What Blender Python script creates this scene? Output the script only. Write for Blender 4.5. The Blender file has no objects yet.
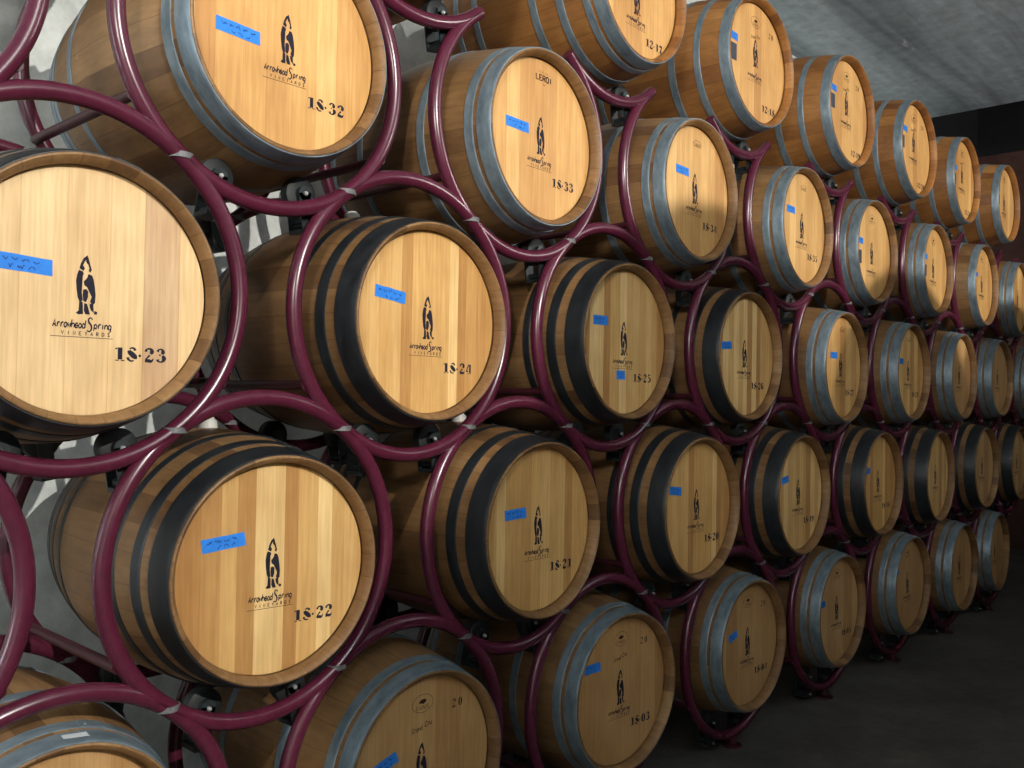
import bpy, bmesh, math, random
from mathutils import Vector, Matrix
random.seed(7)
PI = math.pi
S = bpy.context.scene
COL = S.collection

# ------------------------------------------------------------ materials
def newmat(name):
    m = bpy.data.materials.new(name); m.use_nodes = True
    nt = m.node_tree; nt.nodes.clear()
    out = nt.nodes.new('ShaderNodeOutputMaterial'); b = nt.nodes.new('ShaderNodeBsdfPrincipled')
    nt.links.new(b.outputs[0], out.inputs[0])
    return m, nt, b
class G:
    def __init__(s, nt): s.nt = nt
    def n(s, t, **k):
        x = s.nt.nodes.new('ShaderNode' + t)
        for a, v in k.items(): setattr(x, a, v)
        return x
    def l(s, a, b): s.nt.links.new(a, b)
    def math(s, op, a, b=None, c=None):
        x = s.n('Math', operation=op)
        for i, v in enumerate((a, b, c)):
            if v is None: continue
            if isinstance(v, (int, float)): x.inputs[i].default_value = v
            else: s.l(v, x.inputs[i])
        return x.outputs[0]
    def ramp(s, fac, stops, interp='LINEAR'):
        r = s.n('ValToRGB'); r.color_ramp.interpolation = interp
        e = r.color_ramp.elements
        while len(e) < len(stops): e.new(0.5)
        for el, (p, c) in zip(e, stops): el.position = p; el.color = (*c, 1)
        s.l(fac, r.inputs[0]); return r.outputs[0]
    def mix(s, fac, a, b, mode='MIX'):
        x = s.n('Mix', data_type='RGBA', blend_type=mode)
        for i, v in ((0, fac), (6, a), (7, b)):
            if isinstance(v, (int, float)): x.inputs[i].default_value = v
            elif isinstance(v, tuple): x.inputs[i].default_value = (*v, 1)
            else: s.l(v, x.inputs[i])
        return x.outputs[2]
    def noise(s, vec, scale, detail=3, rough=.5):
        x = s.n('TexNoise'); x.inputs['Scale'].default_value = scale
        x.inputs['Detail'].default_value = detail; x.inputs['Roughness'].default_value = rough
        if vec is not None: s.l(vec, x.inputs['Vector'])
        return x.outputs[0]
    def mapv(s, vec, scale=(1, 1, 1), loc=None):
        x = s.n('Mapping'); x.inputs['Scale'].default_value = scale; s.l(vec, x.inputs[0])
        if loc is not None: s.l(loc, x.inputs['Location'])
        return x.outputs[0]
    def bump(s, h, strength, dist, bsdf):
        x = s.n('Bump'); x.inputs['Strength'].default_value = strength; x.inputs['Distance'].default_value = dist
        s.l(h, x.inputs['Height']); s.l(x.outputs[0], bsdf.inputs['Normal'])
def objvec(g):
    tc = g.n('TexCoord'); oi = g.n('ObjectInfo')
    rnd = g.math('MULTIPLY', oi.outputs['Random'], 37.0)
    cb = g.n('CombineXYZ'); 
    for i in range(3): g.l(rnd, cb.inputs[i])
    return tc.outputs['Object'], rnd, cb.outputs[0], oi.outputs['Random']

def mat_head(name, pale, mid, dark, dens=15.0):
    m, nt, b = newmat(name); g = G(nt)
    v, rnd, rv, r01 = objvec(g)
    sx = g.n('SeparateXYZ'); g.l(v, sx.inputs[0])
    w = g.math('ADD', g.math('MULTIPLY', sx.outputs[0], dens), rnd)
    vo = g.n('TexVoronoi', voronoi_dimensions='1D'); g.l(w, vo.inputs['W']); vo.inputs['Scale'].default_value = 1
    vo.inputs['Randomness'].default_value = .8
    sc = g.n('SeparateColor'); g.l(vo.outputs['Color'], sc.inputs[0])
    base = g.ramp(sc.outputs[0], [(.08, dark), (.35, mid), (.55, mid), (.9, pale)])
    # narrow boards edge lines
    ve = g.n('TexVoronoi', voronoi_dimensions='1D', feature='DISTANCE_TO_EDGE'); g.l(w, ve.inputs['W']); ve.inputs['Scale'].default_value = 1
    ve.inputs['Randomness'].default_value = .8
    off = g.n('VectorMath', operation='ADD'); g.l(v, off.inputs[0]); g.l(rv, off.inputs[1])
    off2 = g.n('VectorMath', operation='MULTIPLY_ADD'); g.l(vo.outputs['Color'], off2.inputs[0]); off2.inputs[1].default_value = (3, 3, 3); g.l(off.outputs[0], off2.inputs[2])
    gr = g.noise(g.mapv(off2.outputs[0], (110, 110, 5)), 1, 4, .6)
    gcol = g.ramp(gr, [(.25, (.80, .74, .66)), (.7, (1.06, 1.04, 1.02))])
    c = g.mix(1.0, base, gcol, 'MULTIPLY')
    bl = g.noise(g.mapv(off.outputs[0], (5, 5, 3)), 1, 3, .6)
    c = g.mix(1.0, c, g.ramp(bl, [(.3, (.82, .76, .70)), (.62, (1, 1, 1))]), 'MULTIPLY')
    seam = g.ramp(ve.outputs['Distance'], [(0, (.86, .78, .68)), (.02, (1, 1, 1))])
    c = g.mix(1.0, c, seam, 'MULTIPLY')
    tint = g.ramp(r01, [(0, (.93, .90, .84)), (.5, (1, 1, 1)), (1, (1.0, .95, .88))])
    c = g.mix(1.0, c, tint, 'MULTIPLY')
    g.l(c, b.inputs['Base Color']); b.inputs['Roughness'].default_value = .55
    b.inputs['Specular IOR Level'].default_value = .35
    g.bump(gr, .15, .002, b)
    return m
def mat_staves(name, tan, mid, dark):
    m, nt, b = newmat(name); g = G(nt)
    v, rnd, rv, r01 = objvec(g)
    sx = g.n('SeparateXYZ'); g.l(v, sx.inputs[0])
    ang = g.math('ARCTAN2', sx.outputs[0], sx.outputs[2])
    w = g.math('ADD', g.math('MULTIPLY', ang, 28 / (2 * PI)), rnd)
    vo = g.n('TexVoronoi', voronoi_dimensions='1D'); g.l(w, vo.inputs['W']); vo.inputs['Scale'].default_value = 1; vo.inputs['Randomness'].default_value = .35
    ve = g.n('TexVoronoi', voronoi_dimensions='1D', feature='DISTANCE_TO_EDGE'); g.l(w, ve.inputs['W']); ve.inputs['Scale'].default_value = 1; ve.inputs['Randomness'].default_value = .35
    sc = g.n('SeparateColor'); g.l(vo.outputs['Color'], sc.inputs[0])
    base = g.ramp(sc.outputs[1], [(0, dark), (.4, mid), (.8, mid), (1, tan)])
    off = g.n('VectorMath', operation='MULTIPLY_ADD'); g.l(vo.outputs['Color'], off.inputs[0]); off.inputs[1].default_value = (4, 4, 4); g.l(v, off.inputs[2])
    off3 = g.n('VectorMath', operation='ADD'); g.l(off.outputs[0], off3.inputs[0]); g.l(rv, off3.inputs[1])
    gr = g.noise(g.mapv(off3.outputs[0], (70, 5, 70)), 1, 4, .6)
    c = g.mix(1.0, base, g.ramp(gr, [(.25, (.72, .68, .62)), (.75, (1.1, 1.08, 1.05))]), 'MULTIPLY')
    off4 = g.n('VectorMath', operation='ADD'); g.l(v, off4.inputs[0]); g.l(rv, off4.inputs[1])
    st = g.noise(g.mapv(off4.outputs[0], (4, 3, 4)), 1, 4, .65)
    c = g.mix(1.0, c, g.ramp(st, [(.3, (.6, .55, .55)), (.6, (1, 1, 1))]), 'MULTIPLY')
    c = g.mix(1.0, c, g.ramp(ve.outputs['Distance'], [(0, (.55, .48, .42)), (.025, (1, 1, 1))]), 'MULTIPLY')
    g.l(c, b.inputs['Base Color']); b.inputs['Roughness'].default_value = .5
    b.inputs['Specular IOR Level'].default_value = .4
    g.bump(gr, .2, .002, b)
    return m
def mat_metal(name, c1, c2, metallic, rough, scale=14):
    m, nt, b = newmat(name); g = G(nt)
    v, rnd, rv, r01 = objvec(g)
    off = g.n('VectorMath', operation='ADD'); g.l(v, off.inputs[0]); g.l(rv, off.inputs[1])
    n = g.noise(g.mapv(off.outputs[0], (1, 2.5, 1)), scale, 5, .65)
    g.l(g.ramp(n, [(.3, c1), (.68, c2)]), b.inputs['Base Color'])
    g.l(g.math('ADD', g.math('MULTIPLY', n, .25), rough - .12), b.inputs['Roughness'])
    b.inputs['Metallic'].default_value = metallic
    g.bump(n, .12, .003, b)
    return m
def mat_plain(name, c, rough=.5, metallic=0, var=.12, scale=30, spec=.5):
    m, nt, b = newmat(name); g = G(nt)
    tc = g.n('TexCoord')
    n = g.noise(tc.outputs['Object'], scale, 3)
    lo = tuple(x * (1 - var) for x in c); hi = tuple(min(1, x * (1 + var)) for x in c)
    g.l(g.ramp(n, [(.3, lo), (.7, hi)]), b.inputs['Base Color'])
    b.inputs['Roughness'].default_value = rough; b.inputs['Metallic'].default_value = metallic
    b.inputs['Specular IOR Level'].default_value = spec
    return m

M = {}
M['head_a'] = mat_head('pale_oak_head', (.86, .63, .31), (.68, .43, .17), (.48, .26, .09), 23)
M['head_b'] = mat_head('golden_oak_head', (.82, .54, .23), (.68, .405, .15), (.54, .29, .10), 15)
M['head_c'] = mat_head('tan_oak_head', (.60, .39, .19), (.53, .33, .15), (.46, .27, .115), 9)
M['head_d'] = mat_head('light_oak_head', (.90, .72, .43), (.80, .60, .34), (.60, .42, .27), 11)
M['staves_a'] = mat_staves('brown_oak_staves', (.38, .225, .10), (.27, .150, .062), (.17, .088, .036))
M['staves_b'] = mat_staves('amber_oak_staves', (.48, .24, .075), (.34, .155, .045), (.22, .09, .027))
M['galv'] = mat_metal('galvanised_steel', (.12, .165, .20), (.26, .33, .375), .45, .45)
M['black'] = mat_metal('black_painted_steel', (.008, .010, .012), (.022, .026, .030), .1, .45)
M['ring'] = mat_plain('burgundy_powder_coat', (.085, .012, .030), .26, 0, .12, 40, .6)
M['bar'] = mat_plain('dark_burgundy_bar', (.045, .006, .012), .4, 0, .2, 40)
M['sleeve'] = mat_metal('grey_joint_metal', (.08, .085, .09), (.20, .20, .20), .2, .6, 60)
M['rubber'] = mat_plain('black_rubber', (.010, .013, .014), .6, 0, .2, 50)
M['bracket'] = mat_metal('dark_bracket_steel', (.02, .025, .028), (.045, .055, .06), .5, .45, 40)
M['bolt'] = mat_plain('zinc_bolt', (.45, .46, .45), .45, .6)
M['tape'] = mat_plain('blue_painters_tape', (.030, .21, .70), .6, 0, .08, 60, .2)
M['ink'] = mat_plain('black_ink', (.016, .014, .026), .7, 0, .2, 80, .2)
M['brand'] = mat_plain('branded_char', (.045, .022, .015), .8, 0, .3, 120, .1)
M['pen'] = mat_plain('marker_pen', (.01, .03, .16), .6, 0, .1, 50, .2)
M['sticker'] = mat_plain('grey_sticker', (.055, .065, .085), .6, 0, .15, 80, .2)
M['paper'] = mat_plain('white_paper', (.55, .58, .6), .6, 0, .08, 80, .2)
M['bung'] = mat_plain('white_silicone', (.62, .60, .56), .4, 0, .05, 30)

# ------------------------------------------------------------ object helpers
def link(o, parent=None):
    COL.objects.link(o)
    if parent is not None: o.parent = parent
    return o
def mk(name, me, parent=None, loc=(0, 0, 0)):
    o = bpy.data.objects.new(name, me); o.location = loc
    return link(o, parent)
def to_mesh(name, bm, mat, smooth=40):
    bmesh.ops.recalc_face_normals(bm, faces=bm.faces)
    me = bpy.data.meshes.new(name); bm.to_mesh(me); bm.free()
    me.materials.append(mat)
    for p in me.polygons: p.use_smooth = True
    me.set_sharp_from_angle(angle=math.radians(smooth))
    return me
def thing(name, label, cat, loc, group=None):
    o = bpy.data.objects.new(name, None); o.location = loc; o.empty_display_size = .1
    o['label'] = label; o['category'] = cat
    if group: o['group'] = group
    return link(o)

def lathe(bm, prof, n=96, closed=False, arc=None):
    """profile of (y, r) around the y axis"""
    rings = []
    for (y, r) in prof:
        rings.append([bm.verts.new((r * math.sin(2 * PI * i / n), y, r * math.cos(2 * PI * i / n))) for i in range(n)])
    k = len(rings)
    for a in range(k if closed else k - 1):
        A, B = rings[a], rings[(a + 1) % k]
        for i in range(n):
            j = (i + 1) % n; bm.faces.new((A[i], A[j], B[j], B[i]))
    return rings
def box(bm, c, s, rot=None):
    m = Matrix.Translation(c)
    if rot is not None: m = m @ rot
    m = m @ Matrix.Diagonal((s[0], s[1], s[2], 1))
    return bmesh.ops.create_cube(bm, size=1, matrix=m)['verts']
def cyl(bm, a, b, r, n=20, r2=None):
    a, b = Vector(a), Vector(b); d = b - a
    m = Matrix.Translation((a + b) / 2) @ d.to_track_quat('Z', 'Y').to_matrix().to_4x4()
    bmesh.ops.create_cone(bm, cap_ends=True, cap_tris=False, segments=n, radius1=r, radius2=r if r2 is None else r2, depth=d.length, matrix=m)
def tube_arc(bm, cx, cz, y, R, r, a0, a1, n=96, m=18, full=False):
    """bent round tube in the xz plane"""
    rings = []
    cnt = n if full else n + 1
    for i in range(cnt):
        a = a0 + (a1 - a0) * i / n
        ring = []
        for j in range(m):
            t = 2 * PI * j / m
            rr = R + r * math.cos(t)
            ring.append(bm.verts.new((cx + rr * math.cos(a), y + r * math.sin(t), cz + rr * math.sin(a))))
        rings.append(ring)
    for i in range(n):
        A, B = rings[i], rings[(i + 1) % cnt]
        for j in range(m):
            k = (j + 1) % m; bm.faces.new((A[j], A[k], B[k], B[j]))
    if not full:
        bm.faces.new(rings[0]); bm.faces.new(rings[-1])

# ------------------------------------------------------------ barrel geometry
LEN = .85; RE = .289; RB = .346
def rad(y):
    u = 2 * y / LEN - 1
    return RB - (RB - RE) * (abs(u) ** 1.85)
REC = .042; RIN = .272
def body_mesh(mat):
    bm = bmesh.new()
    prof = [(REC + .02, RIN + .004), (REC - .005, RIN + .004), (REC - .007, RIN - .003), (.016, RIN - .001), (.008, RIN + .004), (.0012, RIN + .0095), (0, RIN + .0115), (0, RE - .004), (.0015, RE - .0012)]
    n = 30
    for i in range(1, n): y = LEN * i / n; prof.append((y, rad(y)))
    prof += [(LEN - .0015, RE - .0012), (LEN, RE - .004), (LEN, RIN + .008), (LEN - .03, RIN)]
    rings = lathe(bm, prof)
    bm.faces.new(rings[-1]); bm.faces.new(rings[0])
    return to_mesh('staves', bm, mat, 30)
def head_mesh(mat):
    bm = bmesh.new()
    rings = lathe(bm, [(REC + .016, RIN + .003), (REC + .010, RIN - .0025), (REC + .0015, RIN - .0025), (REC, RIN - .004), (REC, .12), (REC, .01)])
    bm.faces.new(rings[-1]); bm.faces.new(rings[0])
    return to_mesh('head', bm, mat, 30)
def hoop_mesh(y0, y1, mat, seam=.0):
    bm = bmesh.new(); t = .0022
    n = 5
    out = [(y0 + (y1 - y0) * i / n) for i in range(n + 1)]
    prof = [(y, rad(y) - .001) for y in reversed(out)]
    prof += [(out[0], rad(out[0]) + t * .6), (out[0] + .001, rad(out[0]) + t)] + [(y, rad(y) + t) for y in out[1:-1]] + [(out[-1] - .001, rad(out[-1]) + t), (out[-1], rad(out[-1]) + t * .6)]
    lathe(bm, prof, closed=True)
    # overlap seam with two rivets
    ym = (y0 + y1) / 2; r = rad(ym) + t
    for k, da in ((0, 0), (1, .0)):
        a = seam + (.055 if k else -.055)
        cyl(bm, (r * math.sin(a), ym + (.006 if k else -.006), r * math.cos(a)), ((r + .003) * math.sin(a), ym + (.006 if k else -.006), (r + .003) * math.cos(a)), .0055, 12, .0035)
    # lapped end plate
    segs = 8; vs = []
    w = (y1 - y0)
    for i in range(segs + 1):
        a = seam - .10 + .2 * i / segs
        row = []
        for yy, rr in ((y0 + .002, rad(y0) + t - .0005), (y0 + .002, rad(y0) + t + .0018), (y1 - .002, rad(y1) + t + .0018), (y1 - .002, rad(y1) + t - .0005)):
            row.append(bm.verts.new((rr * math.sin(a), yy, rr * math.cos(a))))
        vs.append(row)
    for A, B in zip(vs, vs[1:]):
        for j in range(4): bm.faces.new((A[j], A[(j + 1) % 4], B[(j + 1) % 4], B[j]))
    bm.faces.new(vs[0]); bm.faces.new(vs[-1])
    return to_mesh('hoop', bm, mat, 35)
def bung_mesh():
    bm = bmesh.new(); r = rad(LEN / 2)
    cyl(bm, (0, LEN / 2, r - .005), (0, LEN / 2, r + .022), .027, 24, .024)
    cyl(bm, (0, LEN / 2, r + .022), (0, LEN / 2, r + .03), .020, 24, .015)
    return to_mesh('bung', bm, M['bung'])

# ------------------------------------------------------------ flat marks
def catmull(pts, k=6):
    if len(pts) < 3: return pts
    P_ = [pts[0]] + list(pts) + [pts[-1]]; out = []
    for i in range(1, len(P_) - 2):
        p0, p1, p2, p3 = P_[i - 1:i + 3]
        for s in range(k):
            t = s / k
            out.append(tuple(.5 * ((2 * b) + (c - a) * t + (2 * a - 5 * b + 4 * c - d) * t * t + (-a + 3 * b - 3 * c + d) * t ** 3) for a, b, c, d in zip(p0, p1, p2, p3)))
    out.append(tuple(pts[-1])); return out
def strip(bm, pts, T, y, smooth=True):
    """pts (x, z, halfwidth); T maps glyph space to head space"""
    q = catmull(pts) if smooth else pts
    L = []
    for i, p in enumerate(q):
        a = q[max(i - 1, 0)]; b = q[min(i + 1, len(q) - 1)]
        dx, dz = b[0] - a[0], b[1] - a[1]; l = math.hypot(dx, dz) or 1
        nx, nz = -dz / l, dx / l; h = p[2]
        l1 = T(p[0] + nx * h, p[1] + nz * h); l2 = T(p[0] - nx * h, p[1] - nz * h)
        L.append((bm.verts.new((l1[0], y, l1[1])), bm.verts.new((l2[0], y, l2[1]))))
    for (a, b), (c, d) in zip(L, L[1:]): bm.faces.new((a, b, d, c))
def poly(bm, pts, T, y):
    vs = []
    for p in pts:
        q = T(*p); vs.append(bm.verts.new((q[0], y, q[1])))
    f = bm.faces.new(vs)
    bmesh.ops.triangulate(bm, faces=[f])
def rect(x0, z0, x1, z1): return [(x0, z0), (x1, z0), (x1, z1), (x0, z1)]
D = {
 '1': ([], [rect(.22, .1, .44, .95), rect(.08, 0, .30, .07), rect(.36, 0, .58, .07), [(.06, .80), (.2, .85), (.2, .95), (.06, .88)]]),
 '8': ([[(.15, .78, .08), (.19, .64, .11), (.36, .47, .13), (.5, .30, .12), (.5, .17, .07)], [(.17, .88, .025), (.32, .97, .035), (.47, .90, .05), (.51, .78, .07)], [(.08, .28, .07), (.1, .14, .05), (.28, .02, .035), (.44, .06, .03)]], []),
 '2': ([[(.1, .74, .07), (.12, .86, .05), (.27, .97, .035), (.43, .9, .07), (.47, .75, .1), (.4, .58, .06)], [(.34, .5, .045), (.2, .32, .035), (.08, .17, .03)], [(.04, .06, .06), (.24, .09, .08), (.42, .06, .07), (.53, .16, .03), (.55, .27, .02)]], []),
 '3': ([[(.1, .78, .07), (.14, .9, .04), (.27, .97, .03), (.4, .9, .06), (.43, .76, .1), (.38, .6, .05)], [(.4, .5, .05), (.5, .3, .11), (.42, .1, .06), (.27, .03, .03), (.13, .1, .05), (.09, .22, .08)], [(.18, .54, .03), (.3, .54, .03)]], []),
 '4': ([[(.34, .95, .04), (.2, .62, .035), (.05, .32, .03)], [(.03, .26, .035), (.27, .26, .035)]], [rect(.33, .1, .52, .92), rect(.24, 0, .40, .06), rect(.46, 0, .62, .06)]),
 '5': ([[(.15, .94, .06), (.34, .9, .06), (.5, .97, .03)], [(.15, .56, .03), (.3, .62, .035), (.46, .5, .07), (.5, .3, .11), (.42, .1, .06), (.26, .03, .03), (.1, .14, .07)]], [rect(.1, .6, .15, .9)]),
 '6': ([[(.46, .86, .06), (.36, .97, .03), (.2, .88, .05), (.12, .65, .1), (.1, .4, .11), (.14, .17, .08), (.26, .03, .03)], [(.27, .57, .03), (.4, .53, .06), (.48, .3, .1), (.4, .1, .06), (.33, .03, .03)]], []),
 '7': ([[(.06, .72, .02), (.08, .9, .05), (.3, .87, .08), (.54, .94, .04)], [(.5, .82, .03), (.33, .5, .06), (.27, .25, .1), (.27, .02, .11)]], []),
 '9': ([[(.1, .14, .06), (.2, .03, .03), (.36, .12, .05), (.44, .35, .1), (.46, .6, .11), (.42, .83, .08), (.3, .97, .03)], [(.29, .43, .03), (.16, .47, .06), (.08, .7, .1), (.16, .9, .06), (.23, .97, .03)]], []),
 '0': ([[(.25, .97, .03), (.13, .8, .08), (.1, .5, .11), (.13, .2, .08), (.25, .03, .03)], [(.33, .97, .03), (.45, .8, .08), (.48, .5, .11), (.45, .2, .08), (.33, .03, .03)]], []),
 '.': ([], [[(.06, .42), (.17, .30), (.28, .42), (.17, .54)]]),
}
# thin letters on a 4 x 6 grid
LT = {'A': ['00 26 40', '12 32'], 'B': ['00 06 36 45 33 03', '33 41 30 00'], 'C': ['45 36 16 05 01 10 30 41'], 'D': ['00 06 26 44 42 20 00'], 'E': ['46 06 00 40', '03 33'],
 'G': ['45 36 16 05 01 10 30 42 22'], 'I': ['20 26'], 'L': ['06 00 40'], 'N': ['00 06 40 46'], 'O': ['10 01 05 16 36 45 41 30 10'], 'R': ['00 06 36 45 33 03', '23 40'],
 'S': ['45 36 16 05 14 32 41 30 10 01'], 'U': ['06 01 10 30 41 46'], 'V': ['06 20 46'], 'Y': ['06 23 46', '23 20'], 'K': ['00 06', '46 02', '13 40'], 'T': ['06 46', '26 20'], 'M': ['00 06 23 46 40'], 'Q': ['10 01 05 16 36 45 41 30 10', '32 50'],
 'a': ['43 14 02 10 30 43 40'], 'd': ['43 14 02 10 30 43', '47 40'], 'e': ['02 42 34 14 02 10 30 41'], 'g': ['43 14 02 10 30 43 4- 2-'], 'h': ['00 07', '02 24 43 40'], 'i': ['20 24'], 'n': ['00 04', '02 24 43 40'],
 'o': ['10 02 14 34 42 30 10'], 'p': ['0- 04', '03 24 42 30 01'], 'r': ['10 14', '12 24 44'], 'u': ['04 01 20 42', '44 40'], 'w': ['04 10 23 30 44'], 'c': ['43 14 02 10 30 41'], 's': ['44 14 03 32 30 00'], 't': ['26 21 30 40', '04 44']}
def text(bm, s, T, wd=.5, adv=5.6):
    x = 0
    for ch in s:
        if ch in LT:
            for st in LT[ch]:
                pts = [(x + int(p[0]), (-2 if p[1] == '-' else int(p[1])), wd) for p in st.split()]
                strip(bm, pts, T, 0, smooth=False)
        x += adv
    return x
def aff(x0, z0, sx, sz=None, rot=0, shear=0):
    sz = sz or sx; c, s_ = math.cos(rot), math.sin(rot)
    def T(x, z):
        a, b = (x + shear * z) * sx, z * sz
        return (x0 + a * c - b * s_, z0 + a * s_ + b * c)
    return T
def flat(name, bm, mat):
    me = bpy.data.meshes.new(name); 
    for f in bm.faces:
        f.normal_update()
        if f.normal.y > 0: f.normal_flip()
    bm.to_mesh(me); bm.free(); me.materials.append(mat); return me
def number_mesh(s):
    bm = bmesh.new(); x = 0
    for ch in s:
        if ch == '.': T = aff(x * .031 - .004, 0, .031); adv = .40
        else: T = aff(x * .031, 0, .031); adv = .88
        for st in D[ch][0]: strip(bm, [(a * 1.18, b_, w_ * 1.45 + .010) for a, b_, w_ in st], T, 0)
        for p in D[ch][1]: poly(bm, [(a * 1.18 + (.05 if a > .3 else -.02) * (ch in '14'), b_) for a, b_ in p], T, 0)
        x += adv
    return flat('number_stencil', bm, M['ink'])
EMB = [[(264,116),(271,135),(279,165),(288,195),(279,196),(270,168),(259,140)], [(262,120),(245,135),(232,165),(226,190),(245,202),(252,188),(243,172),(252,150),(264,140)],
 [(262,142),(273,158),(267,166),(257,152)], [(275,190),(285,195),(283,208),(273,203)],
 [(222,205),(242,212),(246,226),(232,245),(226,262),(236,282),(229,300),(238,330),(244,360),(230,372),(219,345),(213,300),(210,260),(215,228)],
 [(272,223),(290,228),(298,250),(305,290),(309,330),(307,370),(295,384),(283,365),(290,340),(280,315),(268,292),(254,282),(251,262),(262,250),(268,240)],
 [(247,308),(262,303),(271,315),(271,345),(262,372),(249,366),(245,335)],
 [(228,372),(244,376),(246,400),(240,425),(247,438),(225,441),(213,434),(226,420),(231,400)],
 [(254,380),(268,385),(263,405),(270,425),(283,438),(262,439),(253,420)],
 [(282,380),(300,385),(297,405),(303,428),(289,415),(283,400)], [(308,418),(322,424),(320,437),(306,437)]]
def emblem_mesh():
    bm = bmesh.new(); k = .127 / 322
    for p in EMB:
        ca = sum(a for a, b in p) / len(p); cb = sum(b for a, b in p) / len(p)
        poly(bm, [((a + (a - ca) * .10 - 265) * k * 1.02, (280 - b - (b - cb) * .06) * k) for a, b in p], lambda x, z: (x, z), 0)
    return flat('arrowhead_emblem', bm, M['ink'])
def winery_mesh():
    bm = bmesh.new()
    text(bm, 'Arrowhead', aff(-.066, 0, .00150, .0024, shear=.15), .80, 5.0)
    strip(bm, [(5, 8.5, .7), (3.2, 10.5, .6), (.8, 9, .8), (1.2, 6, 1.0), (3.6, 3, 1.0), (4, -.5, .9), (2, -3, .7), (-1.2, -2.2, .6)], aff(.006, 0, .0019, .0022), 0)
    text(bm, 'pring', aff(.019, 0, .0015, .0024, shear=.15), .80, 5.0)
    text(bm, 'VINEYARDS', aff(-.048, -.0155, .00105, .00125), .75, 11.5)
    strip(bm, [(-.07, -.020, .0006), (.06, -.020, .0006)], lambda x, z: (x, z), 0, False)
    return flat('winery_name', bm, M['ink'])
def cooper_leroi():
    bm = bmesh.new()
    text(bm, 'LEROI', aff(-.042, 0, .0031, .0030), .85, 5.6)
    text(bm, 'TONNELLERIE', aff(-.03, .025, .0009, .0010), .3, 6)
    strip(bm, [(-.006, -.012, .001), (.006, -.012, .001)], lambda x, z: (x, z), 0, False)
    return flat('cooper_stamp', bm, M['brand'])
def cooper_cadus():
    bm = bmesh.new()
    n = 40; pts = [(.040 * math.cos(2 * PI * i / n), .026 * math.sin(2 * PI * i / n), .0007) for i in range(n + 1)]
    strip(bm, pts, lambda x, z: (x, z), 0, False)
    text(bm, 'CADUS', aff(-.025, -.016, .0019, .0017), .4, 5.4)
    poly(bm, [(-.016, .002), (-.008, .011), (.004, .013), (.015, .009), (.012, .003), (.002, -.002), (-.006, .001)], lambda x, z: (x, z), 0)
    return flat('cooper_stamp', bm, M['brand'])
def script_mesh():
    bm = bmesh.new()
    text(bm, 'Grand', aff(-.042, -.006, .0016, .0022, shear=.25), .55, 5)
    text(bm, 'Cru', aff(.008, -.002, .0018, .0024, shear=.25), .6, 5)
    return flat('grade_stamp', bm, M['brand'])
def vintage_mesh():
    bm = bmesh.new()
    for i, ch in enumerate('20'):
        T = aff(-.022 + i * .026, -.010, .026)
        for st in D[ch][0]: strip(bm, st, T, 0)
        for p in D[ch][1]: poly(bm, p, T, 0)
    return flat('wood_stamp', bm, M['brand'])
def arc_stamp():
    bm = bmesh.new()
    strip(bm, [(-.035, 0, .0007), (-.02, .012, .0007), (0, .016, .0007), (.02, .012, .0007), (.035, 0, .0007)], lambda x, z: (x, z), 0)
    text(bm, 'CADUS', aff(-.027, -.010, .0021, .0022), .45, 5.4)
    return flat('cooper_stamp', bm, M['brand'])
def tape_mesh(w, h, seed):
    rng = random.Random(seed); bm = bmesh.new()
    n = 8; xs = [-w / 2 + w * i / n for i in range(n + 1)]
    top = [(x, h / 2 + rng.uniform(-.0007, .0007)) for x in xs]; bot = [(x, -h / 2 + rng.uniform(-.0007, .0007)) for x in xs]
    top[0] = (top[0][0] - .002, top[0][1]); bot[-1] = (bot[-1][0] + .003, bot[-1][1])
    F_ = [[bm.verts.new((x, -.0007, z)) for x, z in row] for row in (top, bot)]
    B_ = [[bm.verts.new((x, .0001, z)) for x, z in row] for row in (top, bot)]
    for i in range(n):
        bm.faces.new((F_[0][i], F_[0][i + 1], F_[1][i + 1], F_[1][i]))
        bm.faces.new((F_[0][i], F_[0][i + 1], B_[0][i + 1], B_[0][i]))
        bm.faces.new((F_[1][i], F_[1][i + 1], B_[1][i + 1], B_[1][i]))
    for i in (0, n): bm.faces.new((F_[0][i], F_[1][i], B_[1][i], B_[0][i]))
    return to_mesh('tape_label', bm, M['tape'])
def scribble_mesh(w, h, seed):
    """loose handwriting too blurred in the photograph to read"""
    rng = random.Random(seed); bm = bmesh.new()
    for zc, x0, x1 in ((h * .17, -w * .4, w * .4), (-h * .24, -w * .16, w * .3)):
        x = x0
        while x < x1:
            word = rng.uniform(.010, .018); pts = []; xe = min(x + word, x1)
            while x < xe:
                pts.append((x, zc + rng.choice((-1, 1)) * rng.uniform(.15, 1) * h * .12, .0008)); x += rng.uniform(.0018, .003)
            if len(pts) > 2: strip(bm, pts, lambda a, b: (a, b), 0)
            x += .005
    return flat('handwriting', bm, M['pen'])
def card_mesh(w, h, mat, name):
    bm = bmesh.new(); box(bm, (0, -.0003, 0), (w, .0008, h))
    return to_mesh(name, bm, mat)

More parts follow.
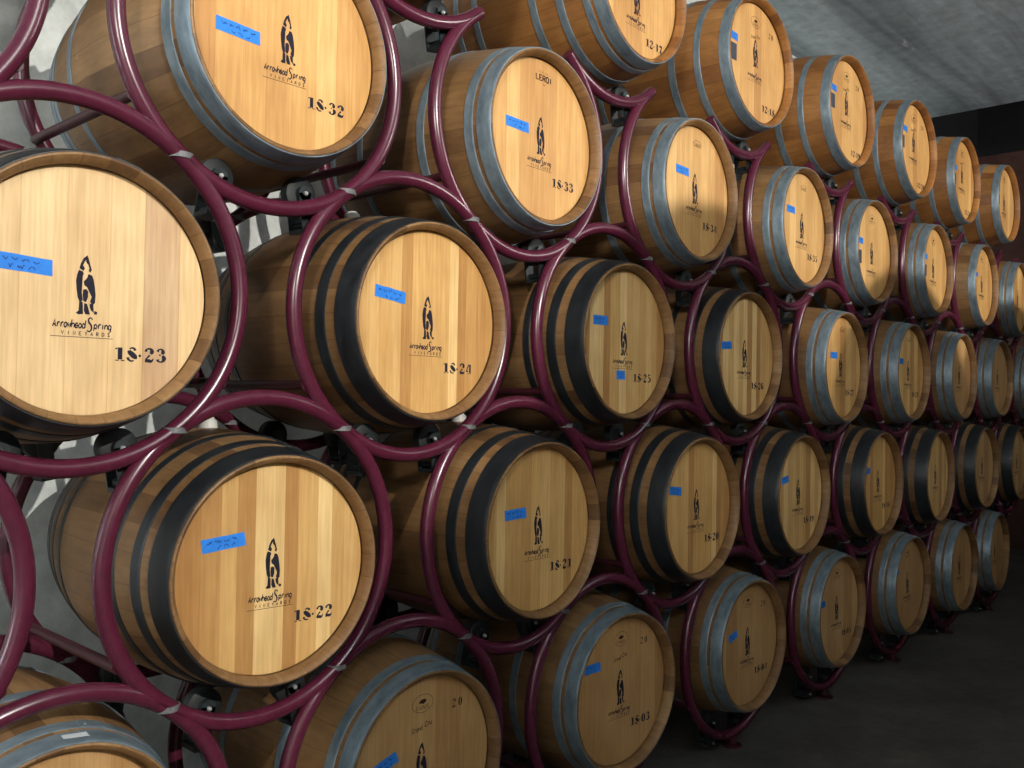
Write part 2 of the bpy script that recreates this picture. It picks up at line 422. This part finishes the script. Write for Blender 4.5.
# ------------------------------------------------------------ prototypes
PX = .98864; PH = .66236; RINGD = .11459; RINGZ = .01234; ROW4Z = .01441; REARD = .70
RR = .5 * math.hypot(PX / 2, PH); TR = .0215
BODY = {k: body_mesh(M[k]) for k in ('staves_a', 'staves_b')}
HEAD = {k: head_mesh(M[k]) for k in ('head_a', 'head_b', 'head_c', 'head_d')}
HOOPS = {
 'galv': [(.003, .052), (.066, .098), (.255, .287), (LEN - .287, LEN - .255), (LEN - .098, LEN - .066), (LEN - .052, LEN - .003)],
 'black': [(.006, .078), (.112, .150), (.222, .250), (LEN - .250, LEN - .222), (LEN - .150, LEN - .112), (LEN - .078, LEN - .006)],
 'wide': [(.003, .050), (.135, .165), (.255, .290), (LEN - .290, LEN - .255), (LEN - .165, LEN - .135), (LEN - .050, LEN - .003)],
 'four': [(.003, .050), (.062, .088), (.160, .190), (.270, .300), (LEN - .300, LEN - .270), (LEN - .190, LEN - .160), (LEN - .088, LEN - .062), (LEN - .050, LEN - .003)],
}
HM = {k: [hoop_mesh(a, b, M['black' if k == 'black' else 'galv'], seam=.25 + .04 * i) for i, (a, b) in enumerate(v)] for k, v in HOOPS.items()}
BUNG = bung_mesh(); EMBM = emblem_mesh(); WINM = winery_mesh()
STAMP = {'leroi': cooper_leroi(), 'cadus': cooper_cadus(), 'arc': arc_stamp()}
SCRIPT = script_mesh(); VINT = vintage_mesh()
NUMS = {}
def row_z(r): return (r - 2) * PH
TIER = {4: 'top tier', 3: 'second tier from the top', 2: 'middle tier', 1: 'second tier from the floor', 0: 'bottom tier'}

# (row, col): y, z offset, hoops, head, staves, number, cooper, tape(u,w,tilt,len), sticker, darkext
B = {}
def b(r, c, y, z, hoops, head, staves, num=None, cooper=None, tape=None, label=None, **k):
    B[(r, c)] = dict(y=y, z=z, hoops=hoops, head=head, staves=staves, num=num, cooper=cooper, tape=tape, label=label, **k)
GV = 'galvanised-hooped oak barrel'
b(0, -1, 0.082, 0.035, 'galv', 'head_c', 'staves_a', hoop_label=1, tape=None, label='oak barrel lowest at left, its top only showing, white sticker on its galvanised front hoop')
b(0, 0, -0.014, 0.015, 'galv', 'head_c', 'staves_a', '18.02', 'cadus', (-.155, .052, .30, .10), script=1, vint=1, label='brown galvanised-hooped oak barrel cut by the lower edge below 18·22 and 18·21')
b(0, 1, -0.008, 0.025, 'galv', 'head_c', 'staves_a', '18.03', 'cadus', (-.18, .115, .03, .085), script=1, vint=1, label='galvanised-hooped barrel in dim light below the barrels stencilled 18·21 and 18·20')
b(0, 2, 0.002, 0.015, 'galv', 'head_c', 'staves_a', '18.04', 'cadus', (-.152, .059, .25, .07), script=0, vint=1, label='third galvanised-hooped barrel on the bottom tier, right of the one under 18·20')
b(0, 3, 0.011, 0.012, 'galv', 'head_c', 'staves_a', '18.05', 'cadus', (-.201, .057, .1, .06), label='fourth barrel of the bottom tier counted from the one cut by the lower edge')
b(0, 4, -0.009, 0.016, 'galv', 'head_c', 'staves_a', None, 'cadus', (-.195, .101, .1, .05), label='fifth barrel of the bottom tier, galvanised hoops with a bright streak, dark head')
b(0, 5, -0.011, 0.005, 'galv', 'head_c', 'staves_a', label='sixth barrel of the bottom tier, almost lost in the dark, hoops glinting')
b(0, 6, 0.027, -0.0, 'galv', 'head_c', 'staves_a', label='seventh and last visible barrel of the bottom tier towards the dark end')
b(1, -.5, 0.021, -0.009, 'black', 'head_a', 'staves_a', '18.22', None, (-.146, .079, .10, .112), label='black-hooped oak barrel stencilled 18·22 with tilted blue tape')
b(1, .5, -0.021, 0.006, 'black', 'head_a', 'staves_a', '18.21', None, (-.129, .059, .04, .10), label='black-hooped oak barrel stencilled 18·21, a patch of light on its head')
b(1, 1.5, -0.024, 0.004, 'black', 'head_a', 'staves_a', '18.20', None, (-.181, .079, -.10, .085), label='black-hooped oak barrel stencilled 18·20 right of 18·21')
b(1, 2.5, 0.001, -0.006, 'black', 'head_a', 'staves_a', '18.19', None, (-.17, .08, .15, .07), label='black-hooped oak barrel with striped head, next right of 18·20')
b(1, 3.5, -0.013, -0.004, 'black', 'head_a', 'staves_a', '18.18', None, (-.179, .078, .1, .06), label='black-hooped oak barrel second to the right of 18·20, small blue tape')
b(1, 4.5, -0.008, -0.011, 'black', 'head_a', 'staves_a', label='black-hooped barrel third to the right of 18·20, no tape')
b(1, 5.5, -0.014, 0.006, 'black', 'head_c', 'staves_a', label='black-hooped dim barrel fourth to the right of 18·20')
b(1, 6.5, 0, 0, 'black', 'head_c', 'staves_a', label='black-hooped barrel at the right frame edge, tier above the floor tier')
b(2, -1, -0.002, -0.013, 'black', 'head_d', 'staves_a', '18.23', None, (-.14, .043, -.06, .125), label='largest barrel at left, pale head stencilled 18·23, blue tape at the frame edge')
b(2, 0, -0.004, -0.006, 'black', 'head_a', 'staves_a', '18.24', None, (-.154, .067, -.13, .108), label='black-hooped oak barrel with pale head stencilled 18·24')
b(2, 1, -0.002, -0.006, 'black', 'head_a', 'staves_a', '18.25', None, (-.163, .069, .02, .085), tape2=(-.035, -.126, .05), label='black-hooped barrel stencilled 18·25 with two pieces of blue tape')
b(2, 2, 0.034, -0.012, 'black', 'head_a', 'staves_a', '18.26', None, (-.185, .040, .08, .085), label='black-hooped barrel right of 18·25, stencilled 18·26')
b(2, 3, 0.002, -0.024, 'galv', 'head_b', 'staves_a', '18.27', 'arc', (-.121, .059, 0, .085), label='galvanised-hooped barrel of the middle tier, right of the black-hooped 18·26')
b(2, 4, -0.003, -0.017, 'galv', 'head_b', 'staves_a', '18.28', 'arc', (-.152, .063, 0, .065), label='second galvanised-hooped barrel of the middle tier, rightmost there with clear blue tape')
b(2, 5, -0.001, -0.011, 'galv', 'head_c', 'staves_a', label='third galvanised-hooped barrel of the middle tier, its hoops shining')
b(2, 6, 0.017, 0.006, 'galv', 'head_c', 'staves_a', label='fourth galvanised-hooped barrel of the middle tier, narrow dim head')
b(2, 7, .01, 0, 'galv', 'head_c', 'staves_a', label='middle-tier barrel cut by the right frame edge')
b(3, -.5, 0.003, 0.009, 'galv', 'head_b', 'staves_a', '18.32', None, (-.150, -.013, -.06, .118), label='large galvanised-hooped barrel at upper left stencilled 18·32')
b(3, .5, -0.004, -0.018, 'galv', 'head_b', 'staves_a', '18.33', 'leroi', (-.134, .019, -.02, .11), label='galvanised-hooped oak barrel stencilled 18·33, cooper name at top of head')
b(3, 1.5, 0.003, -0.014, 'galv', 'head_b', 'staves_a', '18.34', 'arc', (-.12, .065, -.02, .095), label='galvanised-hooped oak barrel stencilled 18·34, shadow over its foot')
b(3, 2.5, -0.003, -0.018, 'galv', 'head_b', 'staves_a', '18.35', 'arc', (-.151, .069, 0, .085), label='galvanised-hooped oak barrel stencilled 18·35')
b(3, 3.5, 0.035, -0.003, 'galv', 'head_b', 'staves_a', None, 'cadus', (-.191, .043, -.05, .065), sticker=(-.203, -.049), emz=-.02, label='barrel right of 18·35 with blue tape above a dark sticker')
b(3, 4.5, 0.016, 0.007, 'galv', 'head_b', 'staves_a', None, 'cadus', (-.178, .069, 0, .05), sticker=(-.194, -.022), label='second barrel to the right of 18·35, half its head in shadow')
b(3, 5.5, -0.003, 0.009, 'wide', 'head_b', 'staves_a', None, 'cadus', (-.157, .066, 0, .045), label='third barrel to the right of 18·35, small dark blue tape')
b(3, 6.5, 0, 0, 'galv', 'head_b', 'staves_a', label='barrel of the second tier from the top, cut by the right frame edge')
b(4, -1, 0, 0, 'four', 'head_b', 'staves_b', label='top-tier barrel above 18·23, only its body showing')
b(4, 0, -.02, -.005, 'four', 'head_b', 'staves_b', label='top-tier barrel out at the upper edge between 18·32 and 18·33')
b(4, 1, -0.04, -0.012, 'four', 'head_b', 'staves_b', '12.17', None, None, dz=-.06, label='amber top-tier barrel stencilled 12·17 cut by the upper edge')
b(4, 2, -0.002, -0.016, 'wide', 'head_b', 'staves_b', '12.18', 'cadus', (-.218, .066, -.08, .075), script=1, vint=1, sticker=(-.216, -.004), dz=-.055, emz=.035, label='amber top-tier barrel right of 12·17, blue tape above a grey sticker')
b(4, 3, -0.014, -0.0, 'wide', 'head_b', 'staves_b', '12.19', 'cadus', (-.190, .085, -.08, .07), script=1, vint=1, sticker=(-.200, .015), dz=-.07, emz=.035, label='second amber top-tier barrel to the right of 12·17')
b(4, 4, -0.023, 0.01, 'wide', 'head_b', 'staves_b', '12.20', 'cadus', (-.171, .093, -.08, .065), script=1, vint=1, sticker=(-.21, .01), dz=-.07, emz=.035, label='third amber top-tier barrel to the right of 12·17, at the ceiling edge')
b(4, 5, -0.009, 0.007, 'wide', 'head_b', 'staves_b', '12.21', 'cadus', (-.176, .06, -.08, .055), script=1, sticker=(-.195, -.019), dz=-.07, emz=.035, label='fourth amber top-tier barrel to the right of 12·17, below the dark opening')
b(4, 6, -0.022, 0.012, 'wide', 'head_b', 'staves_b', None, 'cadus', (-.183, .091, 0, .045), sticker=(-.194, .006), label='fifth and farthest amber barrel of the top tier')

def build_barrel(key, d):
    r, c = key
    z = row_z(r) + d['z'] + (ROW4Z if r == 4 else 0)
    near = c < 3
    t = thing('wine_barrel', d['label'], 'barrel', (c * PX, d['y'], z), 'oak wine barrels in the racks')
    body = mk('staves', BODY[d['staves']], t)
    mk('head', HEAD[d['head']], t)
    for i, me in enumerate(HM[d['hoops']]):
        o = mk('hoop', me, t)
        if d.get('hoop_label') and i == 0:
            a = .10; rr = rad(.027) + .0050
            s = mk('hoop_sticker', card_mesh(.055, .018, M['paper'], 'hoop_sticker'), o, (rr * math.sin(a), .027, rr * math.cos(a)))
            s.rotation_euler = (PI / 2, 0, 0); s.rotation_euler = Matrix(((math.cos(a), 0, -math.sin(a)), (0, 1, 0), (math.sin(a), 0, math.cos(a)))).to_3x3().transposed().to_euler()
            s.rotation_euler = (Matrix.Rotation(a, 3, 'Y') @ Matrix.Rotation(-PI / 2 + .19, 3, 'X')).to_euler()
            s['label'] = 'white sticker'
    mk('bung', BUNG, t)
    yy = REC - .0006
    dz = d.get('dz', 0); ez = d.get('emz', .0) 
    if r != 0 or c >= 0:
        mk('arrowhead_emblem', EMBM, t, (.0, yy, .012 + ez + (dz if not ez else 0)))
        mk('winery_name', WINM, t, (-.002, yy, -.081 + (ez - .02 if ez else dz)))
    if d['num']:
        if d['num'] not in NUMS: NUMS[d['num']] = number_mesh(d['num'])
        mk('number_stencil', NUMS[d['num']], t, (.062, yy, -.148 + dz))
    if d['cooper']: mk('cooper_stamp', STAMP[d['cooper']], t, (-.002 if d['cooper'] == 'cadus' else .012, yy, .189 if d['cooper'] == 'cadus' else .199))
    if d.get('script'): o = mk('grade_stamp', SCRIPT, t, (.0, yy, .120)); o.rotation_euler = (0, -.12, 0)
    if d.get('vint'): mk('wood_stamp', VINT, t, (.137, yy, .160))
    tp = [d['tape'] + (.034,)] if d['tape'] else []
    if d.get('tape2'): tp.append((d['tape2'][0], d['tape2'][1], 0, d['tape2'][2], .034))
    kx = .012 * (c * PX + 1.842) / 1.98; kz = .012 * (z + .237) / 1.98
    for i, (u, w, a, L_, H_) in enumerate(tp):
        u += kx; w += kz
        o = mk('tape_label', tape_mesh(L_, H_, hash((r, c, i)) % 9999), t, (u, REC - .0002, w)); o.rotation_euler = (0, -a, 0)
        mk('handwriting', scribble_mesh(L_, H_, int(r * 100 + c * 10 + i)), o, (0, -.0012, 0))
    if d.get('sticker'):
        o = mk('sticker', card_mesh(.055, .075, M['sticker'], 'sticker'), t, (d['sticker'][0] + kx, REC - .0005, d['sticker'][1] + kz))
    return t
YAW = {(0, -1): 0.005, (0, 0): -0.016, (0, 1): -0.052, (0, 2): -0.018, (0, 3): -0.014, (0, 4): -0.016, (0, 5): -0.006, (0, 6): 0.03, (1, -0.5): -0.059, (1, 0.5): 0.007, (1, 1.5): -0.003, (1, 2.5): 0.005, (1, 3.5): 0.0, (1, 4.5): 0.023, (1, 5.5): -0.005, (2, -1): -0.035, (2, 0): -0.02, (2, 1): -0.002, (2, 2): -0.01, (2, 3): 0.013, (2, 4): 0.008, (2, 5): 0.014, (2, 6): -0.006, (3, -0.5): -0.011, (3, 0.5): 0.017, (3, 1.5): 0.005, (3, 2.5): 0.012, (3, 3.5): -0.015, (3, 4.5): 0.003, (3, 5.5): 0.002, (4, 1): 0.024, (4, 2): -0.03, (4, 3): -0.013, (4, 4): -0.02, (4, 5): -0.0, (4, 6): -0.006}
for key, d in B.items():
    build_barrel(key, d).rotation_euler = (0, 0, YAW.get(key, 0))

# ------------------------------------------------------------ rack modules
ANG = math.atan2(PH, PX / 2)
def ring_mesh(kind, name):
    bm = bmesh.new()
    if kind == 'full': tube_arc(bm, 0, 0, 0, RR, TR, 0, 2 * PI, 128, 18, True)
    elif kind == 'open': tube_arc(bm, 0, 0, 0, RR, TR, PI - ANG - .06, 2 * PI + ANG + .06, 110)
    else: tube_arc(bm, 0, 0, 0, RR, TR, PI + ANG - .02, 2 * PI - ANG + .02, 40)
    return to_mesh(name, bm, M['ring'])
RM = {k: (ring_mesh(k, 'front_ring'), ring_mesh(k, 'rear_ring')) for k in ('full', 'open', 'cup')}
def sleeve_mesh():
    bm = bmesh.new()
    bmesh.ops.create_cone(bm, cap_ends=True, segments=28, radius1=1, radius2=1, depth=1, matrix=Matrix.Diagonal((.030, .0240, .014, 1)))
    return to_mesh('joint_plate', bm, M['sleeve'])
SLEEVE = sleeve_mesh()
def crossbar_mesh():
    bm = bmesh.new(); cyl(bm, (0, RINGD, 0), (0, REARD, 0), .0135, 20)
    return to_mesh('crossbar', bm, M['bar'])
CROSS = crossbar_mesh()
WR = .047
def roller_mesh():
    bm = bmesh.new()
    lathe(bm, [(-.018, .012), (-.018, WR - .006), (-.014, WR), (.014, WR), (.018, WR - .006), (.018, .012)], 40, closed=True)
    lathe(bm, [(-.024, .0), (-.024, .019), (-.018, .021), (-.018, .0)][1:3], 30)
    cyl(bm, (0, -.026, 0), (0, .026, 0), .018, 24)
    return to_mesh('roller', bm, M['rubber'])
ROLLER = roller_mesh()
def bolt_mesh():
    bm = bmesh.new(); cyl(bm, (0, 0, 0), (0, -.007, 0), .0065, 6, .006); cyl(bm, (0, -.007, 0), (0, -.010, 0), .0035, 12)
    return to_mesh('bolt', bm, M['bolt'])
BOLT = bolt_mesh()
def bracket_mesh():
    """fork of two plates running outward (-z) from the hub, joined at the foot"""
    bm = bmesh.new()
    for s in (-.031, .031):
        box(bm, (0, s, -.050), (.040, .005, .105))
        cyl(bm, (0, s - .0025, 0), (0, s + .0025, 0), .020, 24)
    box(bm, (0, 0, -.100), (.040, .066, .012))
    cyl(bm, (0, -.04, -.085), (0, .04, -.085), .010, 14)
    bmesh.ops.remove_doubles(bm, verts=bm.verts, dist=1e-5)
    return to_mesh('roller_bracket', bm, M['bracket'])
BRACKET = bracket_mesh()
def rack_label(r, c):
    d = B.get((r, c)); 
    if d and d['num'] and d['num'] not in ('18.02', '18.03', '18.04', '18.05', '18.18', '18.27', '18.28', '18.19', '12.18', '12.19', '12.20', '12.21'):
        return 'burgundy tubular rack ring carrying barrel %s' % d['num'].replace('.', '·')
    x = ('burgundy tubular rack ring carrying the ' + d['label']) if d else 'burgundy tubular rack ring %d' % c
    return ' '.join(x.split()[:16]).rstrip(',')
SPEC = {(0, 0): 'burgundy rack ring around the barrel cut by the lower edge', (0, 1): 'dim burgundy rack ring on the floor, below and between 18·21 and 18·20',
 (0, 2): 'dim burgundy rack ring at the floor below and between 18·20 and its right neighbour', (0, 3): 'burgundy rack ring around the fourth bottom-tier barrel from lower edge',
 (0, 4): 'burgundy rack ring around the fifth bottom-tier barrel', (0, 5): 'burgundy rack ring around the sixth bottom-tier barrel', (0, 6): 'burgundy rack ring around the seventh bottom-tier barrel',
 (0, -1): 'burgundy rack ring arching over the barrel lowest at left', (0, -2): 'burgundy rack ring at the bottom left corner', (1, -1.5): 'burgundy rack ring curving down the left edge beside 18·22',
 (1, 2.5): 'burgundy rack ring next right of the 18·20 ring', (1, 3.5): 'burgundy rack ring second to the right of the 18·20 ring', (1, 4.5): 'burgundy rack ring third to the right of the 18·20 ring',
 (1, 5.5): 'burgundy rack ring fourth to the right of the 18·20 ring', (1, 6.5): 'burgundy rack ring at the right edge, one tier above the floor tier',
 (2, 3): 'burgundy rack ring around the first galvanised-hooped middle-tier barrel', (2, 4): 'burgundy rack ring around the second galvanised-hooped middle-tier barrel', (2, 5): 'burgundy rack ring around the third galvanised-hooped middle-tier barrel',
 (2, 6): 'burgundy rack ring around the fourth galvanised-hooped middle-tier barrel', (2, 7): 'burgundy rack ring around the middle-tier barrel at the right edge',
 (3, -1.5): 'burgundy rack ring segment in the top left corner against the white wall', (3, 3.5): 'burgundy open-topped rack ring next right of 18·35', (3, 4.5): 'burgundy open-topped rack ring second to the right of 18·35',
 (3, 5.5): 'burgundy open-topped rack ring third to the right of 18·35', (3, 6.5): 'burgundy open-topped rack ring at the right edge below the top tier',
 (4, -1): 'burgundy cradle arc under the top-tier barrel above 18·23', (4, 0): 'burgundy cradle arc between 18·32 and 18·33, ending in a point', (4, 1): 'burgundy cradle arc under the barrel 12·17',
 (4, 2): 'burgundy cradle arc under the first barrel right of 12·17', (4, 3): 'burgundy cradle arc under the second barrel right of 12·17', (4, 4): 'burgundy cradle arc under the third barrel right of 12·17',
 (4, 5): 'burgundy cradle arc under the fourth barrel right of 12·17', (4, 6): 'burgundy cradle arc under the farthest top-tier barrel'}
FOOT = None
def foot_mesh():
    bm = bmesh.new(); zf = FLOORZ - (row_z(0) + RINGZ)
    lathe_pts = [(zf, .045), (zf + .009, .045), (zf + .012, .017), (-RR, .0165)]
    rings = []
    for z_, r_ in lathe_pts: rings.append([bm.verts.new((r_ * math.cos(2 * PI * k / 20), r_ * math.sin(2 * PI * k / 20), z_)) for k in range(20)])
    for A, B_ in zip(rings, rings[1:]):
        for k in range(20): bm.faces.new((A[k], A[(k + 1) % 20], B_[(k + 1) % 20], B_[k]))
    bm.faces.new(rings[0]); bm.faces.new(rings[-1])
    return to_mesh('foot', bm, M['bar'])
FLOORZ = row_z(0) + RINGZ - RR - .06
FOOT = foot_mesh()
cells = sorted(set(B) | {(3, -1.5), (1, -1.5), (0, -2)})
for (r, c) in cells:
    kind = 'full' if r < 3 else ('open' if r == 3 else 'cup')
    zc = row_z(r) + RINGZ
    t = thing('barrel_rack', SPEC.get((r, c)) or rack_label(r, c), 'rack', (c * PX, 0, zc), 'burgundy steel barrel rack modules')
    f = mk('front_ring', RM[kind][0], t, (0, RINGD, 0)); mk('rear_ring', RM[kind][1], t, (0, REARD, 0))
    angs = (math.radians(210), math.radians(-30)) if r < 4 else ()
    for a in angs:
        rr = RR + .014
        mk('crossbar', CROSS, t, (rr * math.cos(a), 0, rr * math.sin(a)))
    if r < 3:
        for a in (ANG, PI - ANG):
            for yy in (RINGD, REARD):
                mk('joint_plate', SLEEVE, t, (RR * math.cos(a), yy, RR * math.sin(a)))
    bz = B[(r, c)]['z'] + (ROW4Z if r == 4 else 0) - RINGZ if (r, c) in B else -.01
    by = B[(r, c)]['y'] if (r, c) in B else 0
    for side, da in ((1, 20 if c > -1 else 21), (-1, 20)):
        for yy in (RINGD + .058, REARD - .058):
            rr = rad(yy - by) + WR + .0005
            a = -PI / 2 + side * math.radians(da)
            px, pz = rr * math.cos(a), bz + rr * math.sin(a)
            br = mk('roller_bracket', BRACKET, t, (px, yy, pz)); br.rotation_euler = (0, -side * math.radians(da) * .45, 0)
            mk('roller', ROLLER, t, (px, yy, pz))
            if yy < .3:
                mk('bolt', BOLT, br, (0, -.033, 0)); mk('bolt', BOLT, br, (0, -.038, -.085))
    if r == 0:
        for yy in (RINGD, REARD): mk('foot', FOOT, t, (0, yy, 0))

# ------------------------------------------------------------ room
def slab(name, x0, x1, y0, y1, z0, z1, mat):
    bm = bmesh.new(); box(bm, ((x0 + x1) / 2, (y0 + y1) / 2, (z0 + z1) / 2), (x1 - x0, y1 - y0, z1 - z0))
    o = mk(name, to_mesh(name, bm, mat)); o['kind'] = 'structure'; return o
def mat_concrete(name, c1, c2, c3, stretch, scale, rough, bump=.3, chips=None):
    m, nt, b_ = newmat(name); g = G(nt); tc = g.n('TexCoord')
    v = g.mapv(tc.outputs['Object'], stretch)
    n1 = g.noise(v, scale, 6, .6); n2 = g.noise(tc.outputs['Object'], scale * 7, 5, .7)
    c = g.ramp(n1, [(.3, c1), (.5, c2), (.72, c3)])
    c = g.mix(1.0, c, g.ramp(n2, [(.3, (.72, .72, .72)), (.7, (1.1, 1.1, 1.1))]), 'MULTIPLY')
    if chips:
        n4 = g.noise(g.mapv(tc.outputs['Object'], (.12, 2.2, 1)), 1.0, 3, .6)
        c = g.mix(1.0, c, g.ramp(n4, [(.36, (.45, .46, .48)), (.5, (1, 1, 1)), (.66, (1.25, 1.25, 1.25))]), 'MULTIPLY')
    if chips:
        n3 = g.noise(g.mapv(tc.outputs['Object'], chips[0]), chips[1], 5, .6)
        c = g.mix(g.ramp(n3, [(chips[2], (0, 0, 0)), (chips[2] + .03, (1, 1, 1))]), c, chips[3])
    g.l(c, b_.inputs['Base Color']); b_.inputs['Roughness'].default_value = rough
    h = g.math('ADD', n1, g.math('MULTIPLY', n2, .4)); g.bump(h, bump, .02, b_)
    return m
MC = mat_concrete('board_marked_concrete', (.33, .41, .46), (.47, .56, .63), (.61, .70, .78), (.35, 2.6, 1), 1.5, .8, .4, ((.6, 2.5, 1), 3.0, .66, (.6, .63, .65)))
MW = mat_concrete('whitewashed_wall', (.66, .70, .67), (.78, .82, .79), (.86, .88, .86), (1, 1, 1), 1.2, .85, .3)
MF = mat_concrete('damp_dirt_concrete_floor', (.05, .045, .04), (.075, .066, .058), (.11, .098, .088), (1, 1, 1), 2.5, .8, .6)
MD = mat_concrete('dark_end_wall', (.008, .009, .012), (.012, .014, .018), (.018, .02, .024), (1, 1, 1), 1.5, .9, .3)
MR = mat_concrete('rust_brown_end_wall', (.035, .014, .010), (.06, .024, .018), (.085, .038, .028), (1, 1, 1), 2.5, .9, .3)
CZ = 2.5; XE = 7.143; WY = 1.25
slab('floor', -5, 14, -6, WY, FLOORZ - .1, FLOORZ, MF)
slab('wall_back', -5, XE, WY, WY + .2, FLOORZ, 4.2, MW)
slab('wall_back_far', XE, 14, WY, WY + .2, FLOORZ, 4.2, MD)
slab('ceiling', -5, XE, -6, WY, CZ, CZ + .35, MC)
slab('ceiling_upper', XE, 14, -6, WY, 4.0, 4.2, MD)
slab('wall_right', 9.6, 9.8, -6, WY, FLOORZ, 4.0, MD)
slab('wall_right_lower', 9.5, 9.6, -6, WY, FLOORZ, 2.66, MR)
slab('wall_left', -5.2, -5, -6, WY + .2, FLOORZ, CZ + .35, MW)

# ------------------------------------------------------------ lights
def area(name, loc, target, size, power, col=(1, .96, .9)):
    L = bpy.data.lights.new(name, 'AREA'); L.shape = 'RECTANGLE'; L.size = size[0]; L.size_y = size[1]; L.energy = power; L.color = col
    o = bpy.data.objects.new(name, L); o.location = loc
    o.rotation_euler = (Vector(target) - Vector(loc)).to_track_quat('-Z', 'Y').to_euler(); COL.objects.link(o); return o
def spot(name, loc, power, r=.04, col=(1, .95, .87)):
    L = bpy.data.lights.new(name, 'POINT'); L.energy = power; L.shadow_soft_size = r; L.color = col
    o = bpy.data.objects.new(name, L); o.location = loc; COL.objects.link(o); return o
K1 = (-1.0, -5.2, 1.9); K2 = (5.27, -5.2, 1.9)
spot('ceiling_lamp', K1, 1080, .02)
spot('ceiling_lamp', K2, 560, .02)
L = bpy.data.lights.new('fill_spot', 'SPOT'); L.energy = 400; L.spot_size = math.radians(60); L.spot_blend = 1; L.shadow_soft_size = .25; L.color = (1, .96, .9)  # fill added from the left to lift the heads outside the lamp beams
o = bpy.data.objects.new('fill_spot', L); o.location = (-3.6, -3.0, 1.2); COL.objects.link(o)
o.rotation_euler = (Vector((.6, 0, 1.5)) - o.location).to_track_quat('-Z', 'Y').to_euler()
area('side_fill', (-4.7, .7, .4), (0, 1.0, .2), (.8, 2.0), 60, (.85, .93, 1))  # added side fill, brightens the rear wall and barrel flanks
# unseen blocker added across the aisle, top scalloped to cast arched shadows
bm = bmesh.new(); prof = [(-.85, FLOORZ), (-.80, .80), (-.77, 1.02), (-.70, 1.09), (-.55, 1.11)]
X = -.53
while X < 9:
    for i in range(1, 14):
        a = PI - PI * i / 14; prof.append((X + .36 + .36 * math.cos(a), 1.12 + .38 * math.sin(a)))
    X += .72; prof.append((X, 1.12))
prof += [(9.3, FLOORZ)]
f_ = [bm.verts.new((x, -3.55, z)) for x, z in prof]; b_ = [bm.verts.new((x, -3.6, z)) for x, z in prof]
for i in range(len(prof)):
    k = (i + 1) % len(prof); bm.faces.new((f_[i], f_[k], b_[k], b_[i]))
bmesh.ops.triangulate(bm, faces=[bm.faces.new(f_), bm.faces.new(b_)])
o = mk('shadow_blocker', to_mesh('shadow_blocker', bm, MR)); o['kind'] = 'structure'
w = bpy.data.worlds.new('world'); S.world = w; w.use_nodes = True
w.node_tree.nodes['Background'].inputs[0].default_value = (.55, .62, .8, 1); w.node_tree.nodes['Background'].inputs[1].default_value = .006

# ------------------------------------------------------------ camera
yaw, pitch, roll = .82760, .01908, .01702
F = Vector((math.sin(yaw) * math.cos(pitch), math.cos(yaw) * math.cos(pitch), math.sin(pitch)))
rt = Vector((math.cos(yaw), -math.sin(yaw), 0)); up = rt.cross(F)
R_ = rt * math.cos(roll) + up * math.sin(roll); U_ = up * math.cos(roll) - rt * math.sin(roll)
cd = bpy.data.cameras.new('camera'); cam = bpy.data.objects.new('camera', cd); COL.objects.link(cam)
m = Matrix.Identity(4)
for i in range(3): m[i][0] = R_[i]; m[i][1] = U_[i]; m[i][2] = -F[i]; m[i][3] = (-1.81831, -1.97404, -.23624)[i]
cam.matrix_world = m; cd.sensor_width = 36; cd.lens = 917.41 / 1024 * 36; cd.clip_start = .02
S.camera = cam
S.view_settings.view_transform = 'Standard'; S.view_settings.look = 'None'; S.view_settings.gamma = 1
S.view_settings.use_curve_mapping = False; S.view_settings.exposure = 0
